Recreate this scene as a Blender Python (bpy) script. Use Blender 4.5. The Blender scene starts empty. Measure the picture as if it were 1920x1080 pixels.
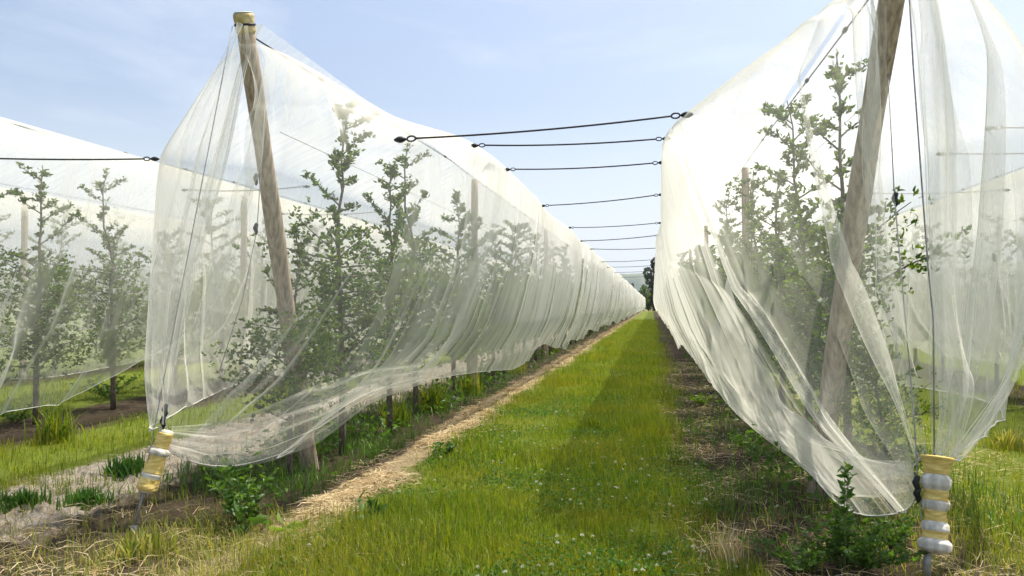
import bpy, math, random
import numpy as np
from mathutils import Vector, Matrix
R = math.radians
S = bpy.context.scene

# ------------------------------------------------------------------ camera
F, W, H = 1493.0, 1920, 1080           # focal length in photo pixels
VX, VY = 1224, 572                     # vanishing point of the rows
CAM_Z = 1.4
YAW = math.atan((VX - W / 2) / F)
PITCH = math.atan((VY - H / 2) / F)
cd = bpy.data.cameras.new('camera')
cam = bpy.data.objects.new('camera', cd)
S.collection.objects.link(cam)
cd.sensor_width = 36.0
cd.lens = 36.0 * F / W
cd.clip_start = 0.05
cd.clip_end = 9000
cam.location = (0, 0, CAM_Z)
cam.rotation_euler = (R(90) + PITCH, 0, YAW)
S.camera = cam

# ------------------------------------------------------------------ sky, sun, exposure
SUN_AZ, SUN_EL = R(46), R(65)          # azimuth from +Y towards +X
w = bpy.data.worlds.new('World'); S.world = w; w.use_nodes = True
nt = w.node_tree; nt.nodes.clear()
N = nt.nodes.new
sky = N('ShaderNodeTexSky'); sky.sky_type = 'NISHITA'; sky.sun_disc = False
sky.sun_elevation = SUN_EL; sky.sun_rotation = SUN_AZ
sky.altitude = 200; sky.air_density = 1.0; sky.dust_density = 4.5; sky.ozone_density = 1.8
bg = N('ShaderNodeBackground'); bg.inputs[1].default_value = 0.12
out = N('ShaderNodeOutputWorld')
tc = N('ShaderNodeTexCoord'); mp = N('ShaderNodeMapping')
mp.inputs['Scale'].default_value = (1.2, 1.6, 5.0); mp.inputs['Rotation'].default_value = (0.15, 0.1, 0.5)
nz = N('ShaderNodeTexNoise'); nz.inputs['Scale'].default_value = 2.2; nz.inputs['Detail'].default_value = 9
nz.inputs['Roughness'].default_value = 0.62; nz.inputs['Distortion'].default_value = 0.6
rp = N('ShaderNodeValToRGB')
rp.color_ramp.elements[0].position = 0.46; rp.color_ramp.elements[0].color = (0.06, 0.06, 0.06, 1)
rp.color_ramp.elements[1].position = 0.78; rp.color_ramp.elements[1].color = (0.42, 0.42, 0.42, 1)
mx = N('ShaderNodeMix'); mx.data_type = 'RGBA'
mx.inputs[7].default_value = (5.5, 5.85, 6.2, 1)
L = nt.links.new
L(tc.outputs['Generated'], mp.inputs[0]); L(mp.outputs[0], nz.inputs['Vector']); L(nz.outputs[0], rp.inputs[0])
sz = N('ShaderNodeSeparateXYZ'); L(tc.outputs['Generated'], sz.inputs[0])      # milky air towards the horizon
hz = N('ShaderNodeMapRange'); hz.inputs[1].default_value = 0.0; hz.inputs[2].default_value = 0.30; hz.inputs[3].default_value = 0.75; hz.inputs[4].default_value = 0.0; hz.interpolation_type = 'SMOOTHSTEP'
L(sz.outputs[2], hz.inputs[0]); mxx = N('ShaderNodeMath'); mxx.operation = 'MAXIMUM'; L(hz.outputs[0], mxx.inputs[0]); L(rp.outputs[0], mxx.inputs[1])
L(mxx.outputs[0], mx.inputs[0]); L(sky.outputs[0], mx.inputs[6]); L(mx.outputs[2], bg.inputs[0]); L(bg.outputs[0], out.inputs[0])

sl = bpy.data.lights.new('sun', 'SUN'); sl.energy = 4.4; sl.angle = R(1.0); sl.color = (1.0, 0.94, 0.80)
so = bpy.data.objects.new('sun', sl); S.collection.objects.link(so)
sd = Vector((math.sin(SUN_AZ) * math.cos(SUN_EL), math.cos(SUN_AZ) * math.cos(SUN_EL), math.sin(SUN_EL)))
so.rotation_euler = sd.to_track_quat('Z', 'Y').to_euler()
so.location = (10, 10, 20)
S.view_settings.view_transform = 'Standard'; S.view_settings.look = 'None'
S.view_settings.gamma = 1; S.view_settings.use_curve_mapping = False
S.view_settings.exposure = 0.72
S.cycles.transparent_max_bounces = 48
S.cycles.max_bounces = 8
S.cycles.diffuse_bounces = 4
S.cycles.transmission_bounces = 4

random.seed(7); RNG = np.random.default_rng(7)
COL = S.collection

# ------------------------------------------------------------------ helpers
cy, sy_ = math.cos(YAW), math.sin(YAW)
cp, sp_ = math.cos(PITCH), math.sin(PITCH)
def P(px, py, d):
    """world point that stands at depth d (metres ahead of the camera) on the sight line of a photo pixel"""
    u = (px - W / 2) / F; v = (H / 2 - py) / F
    # camera axes
    fx, fy, fz = -sy_ * cp, cy * cp, sp_
    ux, uy, uz = sy_ * sp_, -cy * sp_, cp
    rx, ry = cy, sy_
    return np.array([d * (fx + u * rx + v * ux), d * (fy + u * ry + v * uy), CAM_Z + d * (fz + v * uz)])

def tag(o, label=None, cat=None, group=None, kind=None):
    if label: o['label'] = label
    if cat: o['category'] = cat
    if group: o['group'] = group
    if kind: o['kind'] = kind
    return o
def empty(name, loc):
    o = bpy.data.objects.new(name, None); COL.objects.link(o); o.location = Vector(loc); o.empty_display_size = 0.1
    return o
def mesh_np(name, V, Fq, mat, parent=None, smooth=False, uv=None, loc=None):
    """V (n,3), Fq list of (m,k) index arrays"""
    V = np.asarray(V, dtype=np.float32)
    if parent is not None and loc is None:
        q = parent
        while q is not None: V = V - np.array(q.location, dtype=np.float32); q = q.parent
    elif loc is not None: V = V - np.array(loc, dtype=np.float32)
    me = bpy.data.meshes.new(name)
    me.vertices.add(len(V)); me.vertices.foreach_set('co', V.ravel())
    Fq = [np.asarray(f, dtype=np.int32) for f in Fq if len(f)]
    idx = np.concatenate([f.ravel() for f in Fq]); tot = np.concatenate([np.full(len(f), f.shape[1], dtype=np.int32) for f in Fq])
    st = np.concatenate([[0], np.cumsum(tot)[:-1]]).astype(np.int32)
    me.loops.add(len(idx)); me.loops.foreach_set('vertex_index', idx)
    me.polygons.add(len(tot)); me.polygons.foreach_set('loop_start', st); me.polygons.foreach_set('loop_total', tot)
    if smooth: me.polygons.foreach_set('use_smooth', np.ones(len(tot), dtype=bool))
    if uv is not None:
        l = me.uv_layers.new(name='UVMap'); l.data.foreach_set('uv', np.asarray(uv, dtype=np.float32)[idx].ravel())
    me.update(calc_edges=True); me.validate()
    if mat: me.materials.append(mat)
    o = bpy.data.objects.new(name, me); COL.objects.link(o)
    if parent is not None: o.parent = parent
    elif loc is not None: o.location = Vector(loc)
    return o
class MB:
    def __init__(s): s.V = []; s.Q = []; s.T = []; s.n = 0
    def add(s, V, Q=(), T=()):
        s.V.append(np.asarray(V, dtype=float))
        if len(Q): s.Q.append(np.asarray(Q) + s.n)
        if len(T): s.T.append(np.asarray(T) + s.n)
        s.n += len(V)
    def tube(s, pts, rad, k=6, cap=True):
        pts = np.asarray(pts, dtype=float); n = len(pts)
        rad = np.broadcast_to(np.asarray(rad, dtype=float), (n,))
        tg = np.gradient(pts, axis=0); tg /= np.linalg.norm(tg, axis=1)[:, None] + 1e-12
        ref = np.array([0, 0, 1.0]) if abs(tg[0][2]) < 0.9 else np.array([1.0, 0, 0])
        a = np.cross(tg, ref); a /= np.linalg.norm(a, axis=1)[:, None] + 1e-12
        b = np.cross(tg, a)
        th = np.arange(k) * 2 * math.pi / k
        V = (pts[:, None] + rad[:, None, None] * (np.cos(th)[None, :, None] * a[:, None] + np.sin(th)[None, :, None] * b[:, None])).reshape(-1, 3)
        i = np.arange(n - 1)[:, None] * k; j = np.arange(k)[None]; j2 = (j + 1) % k
        Q = np.stack([i + j, i + j2, i + k + j2, i + k + j], -1).reshape(-1, 4)
        T = []
        if cap:
            V = np.vstack([V, pts[0], pts[-1]]); c0 = n * k; c1 = c0 + 1
            T = [(c0, (q + 1) % k, q) for q in range(k)] + [(c1, (n - 1) * k + q, (n - 1) * k + (q + 1) % k) for q in range(k)]
        s.add(V, Q, T)
    def build(s, name, mat, parent=None, smooth=True, loc=None):
        V = np.vstack(s.V); fs = []
        if s.Q: fs.append(np.vstack(s.Q))
        if s.T: fs.append(np.vstack(s.T))
        return mesh_np(name, V, fs, mat, parent, smooth, loc=loc)

def hashn(ix, iy, seed):
    h = (ix.astype(np.int64) * 374761393 + iy.astype(np.int64) * 668265263 + seed * 974711) & 0xffffffff
    h = ((h ^ (h >> 13)) * 1274126177) & 0xffffffff
    return ((h ^ (h >> 16)) & 0xffff) / 65535.0
def vnoise(x, y, seed=0):
    x = np.asarray(x, float); y = np.asarray(y, float) + 0 * x
    ix = np.floor(x); iy = np.floor(y); fx = x - ix; fy = y - iy
    fx = fx * fx * (3 - 2 * fx); fy = fy * fy * (3 - 2 * fy)
    a = hashn(ix, iy, seed); b = hashn(ix + 1, iy, seed); c = hashn(ix, iy + 1, seed); d = hashn(ix + 1, iy + 1, seed)
    return (a * (1 - fx) + b * fx) * (1 - fy) + (c * (1 - fx) + d * fx) * fy - 0.5
def fbm(x, y, seed=0, o=4):
    r = 0; a = 1.0
    for k in range(o): r = r + a * vnoise(x * 2 ** k, y * 2 ** k, seed + k); a *= 0.5
    return r

# ------------------------------------------------------------------ materials
def newmat(name):
    m = bpy.data.materials.new(name); m.use_nodes = True; t = m.node_tree; t.nodes.clear()
    return m, t, t.nodes.new, t.links.new
def out_(t, sh): o = t.nodes.new('ShaderNodeOutputMaterial'); t.links.new(sh, o.inputs[0])
def noise_mat(name, c1, c2, scale=8, rough=0.8, bump=0.3, stretch=(1, 1, 1), detail=6, lo=0.35, hi=0.65, metallic=0.0, spec=0.3, bscale=None):
    m, t, N, L = newmat(name)
    b = N('ShaderNodeBsdfPrincipled'); tc = N('ShaderNodeTexCoord'); mp = N('ShaderNodeMapping'); mp.inputs['Scale'].default_value = stretch
    n = N('ShaderNodeTexNoise'); n.inputs['Scale'].default_value = scale; n.inputs['Detail'].default_value = detail
    r = N('ShaderNodeValToRGB'); r.color_ramp.elements[0].position = lo; r.color_ramp.elements[1].position = hi
    r.color_ramp.elements[0].color = (*c1, 1); r.color_ramp.elements[1].color = (*c2, 1)
    L(tc.outputs['Object'], mp.inputs[0]); L(mp.outputs[0], n.inputs['Vector']); L(n.outputs[0], r.inputs[0]); L(r.outputs[0], b.inputs['Base Color'])
    b.inputs['Roughness'].default_value = rough; b.inputs['Metallic'].default_value = metallic
    b.inputs['Specular IOR Level'].default_value = spec
    if bump:
        bp = N('ShaderNodeBump'); bp.inputs['Strength'].default_value = bump; bp.inputs['Distance'].default_value = 0.02
        src = n
        if bscale:
            src = N('ShaderNodeTexNoise'); src.inputs['Scale'].default_value = bscale; src.inputs['Detail'].default_value = 4; L(mp.outputs[0], src.inputs['Vector'])
        L(src.outputs[0], bp.inputs['Height']); L(bp.outputs[0], b.inputs['Normal'])
    out_(t, b.outputs[0]); return m
def leaf_mat(name, cols, trans=0.45, rough=0.45, gloss=0.25, tcol=None, patch=None, pscale=0.9):
    """foliage: every leaf (mesh island) takes its own tone; patch = colour of drier patches"""
    m, t, N, L = newmat(name)
    g = N('ShaderNodeNewGeometry'); r = N('ShaderNodeValToRGB'); cr = r.color_ramp
    while len(cr.elements) < len(cols): cr.elements.new(0.5)
    for i, c in enumerate(cols):
        cr.elements[i].position = i / (len(cols) - 1); cr.elements[i].color = (*c, 1)
    L(g.outputs['Random Per Island'], r.inputs[0])
    if patch:
        tc = N('ShaderNodeTexCoord'); n = N('ShaderNodeTexNoise'); n.inputs['Scale'].default_value = pscale; n.inputs['Detail'].default_value = 4
        L(tc.outputs['Object'], n.inputs['Vector']); q = N('ShaderNodeMapRange'); q.inputs[1].default_value = .46; q.inputs[2].default_value = .68; q.inputs[4].default_value = .8
        L(n.outputs[0], q.inputs[0]); k = N('ShaderNodeMix'); k.data_type = 'RGBA'; k.inputs[7].default_value = (*patch, 1)
        L(q.outputs[0], k.inputs[0]); L(r.outputs[0], k.inputs[6])
        class o_: outputs = [k.outputs[2]]
        r = o_
    b = N('ShaderNodeBsdfPrincipled'); b.inputs['Roughness'].default_value = rough; b.inputs['Specular IOR Level'].default_value = gloss
    L(r.outputs[0], b.inputs['Base Color'])
    tr = N('ShaderNodeBsdfTranslucent')
    mc = N('ShaderNodeMix'); mc.data_type = 'RGBA'; mc.blend_type = 'MULTIPLY'; mc.inputs[0].default_value = 1
    mc.inputs[7].default_value = (*(tcol or (2.1, 2.0, 0.8)), 1); L(r.outputs[0], mc.inputs[6]); L(mc.outputs[2], tr.inputs[0])
    mx = N('ShaderNodeMixShader'); mx.inputs[0].default_value = trans
    L(b.outputs[0], mx.inputs[1]); L(tr.outputs[0], mx.inputs[2]); out_(t, mx.outputs[0]); return m

def net_mat(name, k, col):
    """fine woven net: the threads cover more of the view the flatter one looks along the cloth"""
    m, t, N, L = newmat(name)
    g = N('ShaderNodeNewGeometry'); dt = N('ShaderNodeVectorMath'); dt.operation = 'DOT_PRODUCT'
    L(g.outputs['Normal'], dt.inputs[0]); L(g.outputs['Incoming'], dt.inputs[1])
    ab = N('ShaderNodeMath'); ab.operation = 'ABSOLUTE'; L(dt.outputs['Value'], ab.inputs[0])
    mxm = N('ShaderNodeMath'); mxm.operation = 'MAXIMUM'; mxm.inputs[1].default_value = 0.07; L(ab.outputs[0], mxm.inputs[0])
    uv = N('ShaderNodeUVMap'); mp = N('ShaderNodeMapping'); mp.inputs['Scale'].default_value = (4.5, 0.9, 1)
    L(uv.outputs[0], mp.inputs[0])
    n1 = N('ShaderNodeTexNoise'); n1.inputs['Scale'].default_value = 2.0; n1.inputs['Detail'].default_value = 5; L(mp.outputs[0], n1.inputs['Vector'])
    mr = N('ShaderNodeMapRange'); mr.inputs[1].default_value = 0.3; mr.inputs[2].default_value = 0.75
    mr.inputs[3].default_value = k * 0.75; mr.inputs[4].default_value = k * 1.45; L(n1.outputs[0], mr.inputs[0])
    dv = N('ShaderNodeMath'); dv.operation = 'DIVIDE'; L(mr.outputs[0], dv.inputs[0]); L(mxm.outputs[0], dv.inputs[1])
    ng = N('ShaderNodeMath'); ng.operation = 'MULTIPLY'; ng.inputs[1].default_value = -1; L(dv.outputs[0], ng.inputs[0])
    ex = N('ShaderNodeMath'); ex.operation = 'EXPONENT'; L(ng.outputs[0], ex.inputs[0])       # = open area
    d = N('ShaderNodeBsdfDiffuse'); d.inputs[0].default_value = (*col, 1)
    tr = N('ShaderNodeBsdfTranslucent'); tr.inputs[0].default_value = (*col, 1)
    a = N('ShaderNodeMixShader'); a.inputs[0].default_value = 0.58; L(d.outputs[0], a.inputs[1]); L(tr.outputs[0], a.inputs[2])
    tp = N('ShaderNodeBsdfTransparent')
    mx = N('ShaderNodeMixShader'); L(ex.outputs[0], mx.inputs[0]); L(a.outputs[0], mx.inputs[1]); L(tp.outputs[0], mx.inputs[2])
    out_(t, mx.outputs[0]); return m

NETCOL = (0.90, 0.885, 0.81)
M_net = net_mat('white_net', 0.172, NETCOL)
M_wood = noise_mat('weathered_wood', (0.24, 0.18, 0.125), (0.52, 0.42, 0.32), 14, 0.85, 0.6, (3, 3, 0.25), 8, bscale=30)
M_black = noise_mat('black_plastic', (0.012, 0.012, 0.014), (0.03, 0.03, 0.034), 20, 0.5, 0)
M_cord = noise_mat('dark_cord', (0.02, 0.018, 0.022), (0.05, 0.045, 0.05), 60, 0.7, 0)
M_wire = noise_mat('galvanised_wire', (0.26, 0.25, 0.25), (0.42, 0.41, 0.39), 30, 0.55, 0, metallic=0.4)
M_foam = noise_mat('white_sack', (0.46, 0.43, 0.36), (0.84, 0.80, 0.70), 9, 0.95, 0.5, (2.5, 2.5, 0.6), 6, bscale=14, spec=0.08)
M_tape = noise_mat('yellow_tape', (0.58, 0.40, 0.10), (0.90, 0.70, 0.26), 12, 0.85, 0.4, (1, 1, 5), 5, bscale=14, spec=0.15)
M_cap = noise_mat('cap_foam', (0.42, 0.31, 0.12), (0.68, 0.57, 0.33), 16, 0.6, 0.6, bscale=25)
M_pad = noise_mat('pale_pad', (0.42, 0.48, 0.40), (0.58, 0.62, 0.52), 18, 0.6, 0.4)
M_bark = noise_mat('apple_bark', (0.07, 0.055, 0.045), (0.19, 0.15, 0.12), 22, 0.9, 0.6, (2, 2, 0.6))
M_leaf = leaf_mat('apple_leaf', [(0.025, 0.055, 0.006), (0.05, 0.10, 0.009), (0.075, 0.135, 0.012), (0.045, 0.08, 0.011), (0.13, 0.18, 0.02)], 0.45, 0.45, 0.3)
M_far = leaf_mat('dark_tree_leaf', [(0.018, 0.035, 0.014), (0.035, 0.06, 0.02), (0.03, 0.05, 0.022)], 0.25, 0.5)
M_shrub = leaf_mat('shrub_leaf', [(0.07, 0.12, 0.03), (0.11, 0.17, 0.04)], 0.4)
M_grass = leaf_mat('meadow_grass', [(0.035, 0.08, 0.006), (0.08, 0.145, 0.008), (0.13, 0.195, 0.010), (0.185, 0.225, 0.013), (0.095, 0.16, 0.009), (0.25, 0.22, 0.06)], 0.42, 0.5, 0.25, patch=(0.19, 0.19, 0.016))
M_hgrass = leaf_mat('headland_grass', [(0.08, 0.13, 0.02), (0.16, 0.20, 0.03), (0.26, 0.25, 0.07), (0.33, 0.29, 0.12), (0.12, 0.17, 0.025)], 0.4, 0.5, 0.25)
M_straw = leaf_mat('dry_straw', [(0.32, 0.24, 0.12), (0.50, 0.40, 0.23), (0.62, 0.52, 0.33), (0.42, 0.27, 0.13)], 0.2, 0.6, 0.2, (1.2, 1.1, 0.9))
M_clover = leaf_mat('clover_leaf', [(0.03, 0.09, 0.015), (0.05, 0.13, 0.02), (0.07, 0.16, 0.03)], 0.35, 0.5)
M_flower = leaf_mat('clover_flower', [(0.55, 0.53, 0.42), (0.72, 0.70, 0.62)], 0.2, 0.7, 0.2, (1, 1, 1))
M_weed = leaf_mat('weed_leaf', [(0.035, 0.085, 0.015), (0.06, 0.13, 0.022), (0.09, 0.17, 0.03)], 0.4, 0.45, 0.35)
M_weedy = leaf_mat('yellow_weed_leaf', [(0.12, 0.22, 0.03), (0.2, 0.3, 0.04)], 0.45, 0.45, 0.35)

# ground material: bands that run along the rows
def ground_mat():
    m, t, N, L = newmat('orchard_ground')
    tc = N('ShaderNodeTexCoord'); sx = N('ShaderNodeSeparateXYZ'); L(tc.outputs['Object'], sx.inputs[0])
    def noise(scale, det=6, rough=0.6, vec=None):
        n = N('ShaderNodeTexNoise'); n.inputs['Scale'].default_value = scale; n.inputs['Detail'].default_value = det; n.inputs['Roughness'].default_value = rough
        L(vec or tc.outputs['Object'], n.inputs['Vector']); return n.outputs[0]
    def math_(op, a, b=None, c=None):
        n = N('ShaderNodeMath'); n.operation = op
        for i, v in enumerate((a, b, c)):
            if v is None: continue
            if isinstance(v, (int, float)): n.inputs[i].default_value = v
            else: L(v, n.inputs[i])
        return n.outputs[0]
    def ramp(v, els):
        r = N('ShaderNodeValToRGB'); cr = r.color_ramp
        while len(cr.elements) < len(els): cr.elements.new(0.5)
        for i, (p, c) in enumerate(els): cr.elements[i].position = p; cr.elements[i].color = (*c, 1) if len(c) == 3 else c
        L(v, r.inputs[0]); return r.outputs[0]
    def mix(f, a, b):
        n = N('ShaderNodeMix'); n.data_type = 'RGBA'
        for s_, v in ((0, f), (6, a), (7, b)):
            if isinstance(v, (int, float)): n.inputs[s_].default_value = v
            else: L(v, n.inputs[s_])
        return n.outputs[2]
    w1 = noise(1.3, 5); w2 = noise(7, 4)
    x = math_('ADD', sx.outputs[0], math_('MULTIPLY', math_('SUBTRACT', w1, 0.5), 0.55))
    x = math_('ADD', x, math_('MULTIPLY', math_('SUBTRACT', w2, 0.5), 0.35))
    nf = noise(38, 8, 0.7); nm = noise(5, 6)
    soil = mix(nm, ramp(nf, [(0.3, (0.022, 0.018, 0.012)), (0.7, (0.075, 0.058, 0.038))]), ramp(nf, [(0.3, (0.03, 0.023, 0.015)), (0.7, (0.10, 0.072, 0.047))]))  # earth tones, with the shade under the tree rows darkened into the colour
    straw = ramp(nf, [(0.25, (0.10, 0.075, 0.045)), (0.5, (0.24, 0.185, 0.11)), (0.75, (0.42, 0.34, 0.21))])
    grassc = mix(nm, ramp(nf, [(0.3, (0.05, 0.085, 0.008)), (0.7, (0.13, 0.19, 0.02))]), ramp(nf, [(0.3, (0.07, 0.09, 0.012)), (0.7, (0.19, 0.20, 0.035))]))
    clod = mix(nm, ramp(nf, [(0.35, (0.13, 0.10, 0.07)), (0.6, (0.44, 0.38, 0.30))]), ramp(nf, [(0.35, (0.24, 0.20, 0.15)), (0.65, (0.56, 0.50, 0.41))]))
    def band(lo, hi, soft=0.15):
        a = N('ShaderNodeMapRange'); a.interpolation_type = 'SMOOTHSTEP'; L(x, a.inputs[0]); a.inputs[1].default_value = lo - soft; a.inputs[2].default_value = lo + soft
        b = N('ShaderNodeMapRange'); b.interpolation_type = 'SMOOTHSTEP'; L(x, b.inputs[0]); b.inputs[1].default_value = hi - soft; b.inputs[2].default_value = hi + soft
        b.inputs[3].default_value = 1; b.inputs[4].default_value = 0
        return math_('MULTIPLY', a.outputs[0], b.outputs[0])
    c = soil
    c = mix(band(-2.42, -2.02, 0.1), c, straw)
    c = mix(band(-2.0, 0.15), c, grassc)
    c = mix(band(-5.0, -3.75, 0.2), c, clod)
    c = mix(band(-6.2, -4.9), c, grassc)
    c = mix(band(2.0, 5.0), c, grassc)
    c = mix(band(-11.0, -7.7), c, grassc)
    c = mix(band(6.4, 60), c, grassc)
    c = mix(band(-300, -12.0), c, grassc)
    far = N('ShaderNodeMapRange'); L(sx.outputs[1], far.inputs[0]); far.inputs[1].default_value = 172; far.inputs[2].default_value = 176
    c = mix(far.outputs[0], c, mix(noise(0.02, 5), (0.07, 0.10, 0.04, 1) if False else grassc, straw))
    b = N('ShaderNodeBsdfPrincipled'); b.inputs['Roughness'].default_value = 0.95; b.inputs['Specular IOR Level'].default_value = 0.1
    L(c, b.inputs['Base Color'])
    bp = N('ShaderNodeBump'); bp.inputs['Strength'].default_value = 0.8; bp.inputs['Distance'].default_value = 0.03; L(nf, bp.inputs['Height']); L(bp.outputs[0], b.inputs['Normal'])
    out_(t, b.outputs[0]); return m

# ------------------------------------------------------------------ ground
def sstep(a, b, x): q = np.clip((x - a) / (b - a), 0, 1); return q * q * (3 - 2 * q)
def gh(x, y):
    """ground height"""
    x = np.asarray(x, float); y = np.asarray(y, float)
    fade = 1 - sstep(20, 40, y)
    cl = sstep(-5.1, -4.7, x) * (1 - sstep(-3.7, -3.3, x))
    st = sstep(-2.6, -2.3, x) * (1 - sstep(-2.0, -1.7, x))
    z = 0.03 * fbm(x * 0.9, y * 0.9, 3, 3)
    ridg = np.abs(fbm(x * 9, y * 6.5, 11, 4)) * .7 + .3 * np.abs(fbm(x * 3, y * 2.2, 17, 2))
    z = z + fade * (cl * (0.24 * (0.30 - ridg) - 0.03) + st * 0.05 * fbm(x * 9, y * 9, 21, 3) + (1 - cl) * (1 - st) * 0.018 * fbm(x * 7, y * 7, 5, 3))
    return np.where(y < 300, z, 0)
xs = np.unique(np.concatenate([np.linspace(-4000, -60, 14), np.linspace(-60, -12, 30), np.linspace(-12, -6, 60), np.linspace(-6, 3.2, 330), np.linspace(3.2, 8, 50), np.linspace(8, 60, 26), np.linspace(60, 4000, 14)]))
ys = np.unique(np.concatenate([np.linspace(-300, -5, 8), np.linspace(-5, 3, 20), np.linspace(3, 13, 330), 13 * (6000 / 13) ** np.linspace(0, 1, 110)]))
X, Y = np.meshgrid(xs, ys); Z = gh(X, Y)
nx, ny = len(xs), len(ys)
I = (np.arange(ny - 1)[:, None] * nx + np.arange(nx - 1)[None]).ravel()
ground = mesh_np('ground', np.stack([X, Y, Z], -1).reshape(-1, 3), [np.stack([I, I + 1, I + nx + 1, I + nx], -1)], ground_mat(), smooth=True)
tag(ground, kind='structure')

# ------------------------------------------------------------------ nets
ROWH = 3.5; SH = 2.89; HALF = 1.3
X_L, X_R = -2.89, 1.38
SP = 4.27
Y_END = 172
def catmull(Pc, u, k=1.0):
    """Pc (n, ..., 3) control; u array of params in [0, n-1]"""
    n = len(Pc); i = np.clip(np.floor(u).astype(int), 0, n - 2); f = u - i
    Pe = np.concatenate([[2 * Pc[0] - Pc[1]], Pc, [2 * Pc[-1] - Pc[-2]]])
    sh = (len(u),) + (1,) * (Pc.ndim - 1); f = f.reshape(sh)
    p0, p1, p2, p3 = Pe[i], Pe[i + 1], Pe[i + 2], Pe[i + 3]
    m1 = 0.5 * k * (p2 - p0); m2 = 0.5 * k * (p3 - p1); g = f * f; h = g * f
    return (2 * h - 3 * g + 1) * p1 + (h - 2 * g + f) * m1 + (-2 * h + 3 * g) * p2 + (h - g) * m2

def std_cols(x0, s, ylist, lag=1.0, ropes=()):
    cols = []
    for i, y in enumerate(ylist):
        far = max(0.0, min(1.0, (y - 8) / 40))
        tight = i % 2 == 0
        dx = 0.0 if tight else -0.06
        dz = 0.0 if tight else -0.02
        zb = 0.60 - .14 * min(1, y / 25) + (0.09 if tight else -0.05) + 0.06 * math.sin(y * 1.7)
        lg = lag * (1 - 0.75 * far)
        cols.append([(x0, y, ROWH), (x0 + s * 0.70, y, 3.19 + dz * .5), (x0 + s * (HALF + dx), y, SH + dz),
                     (x0 + s * (1.24 + dx * .5), y - .22 * lg, 1.95), (x0 + s * 1.08, y - .55 * lg, 1.15), (x0 + s * 0.80, y - lg, zb)])
    return cols

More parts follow.
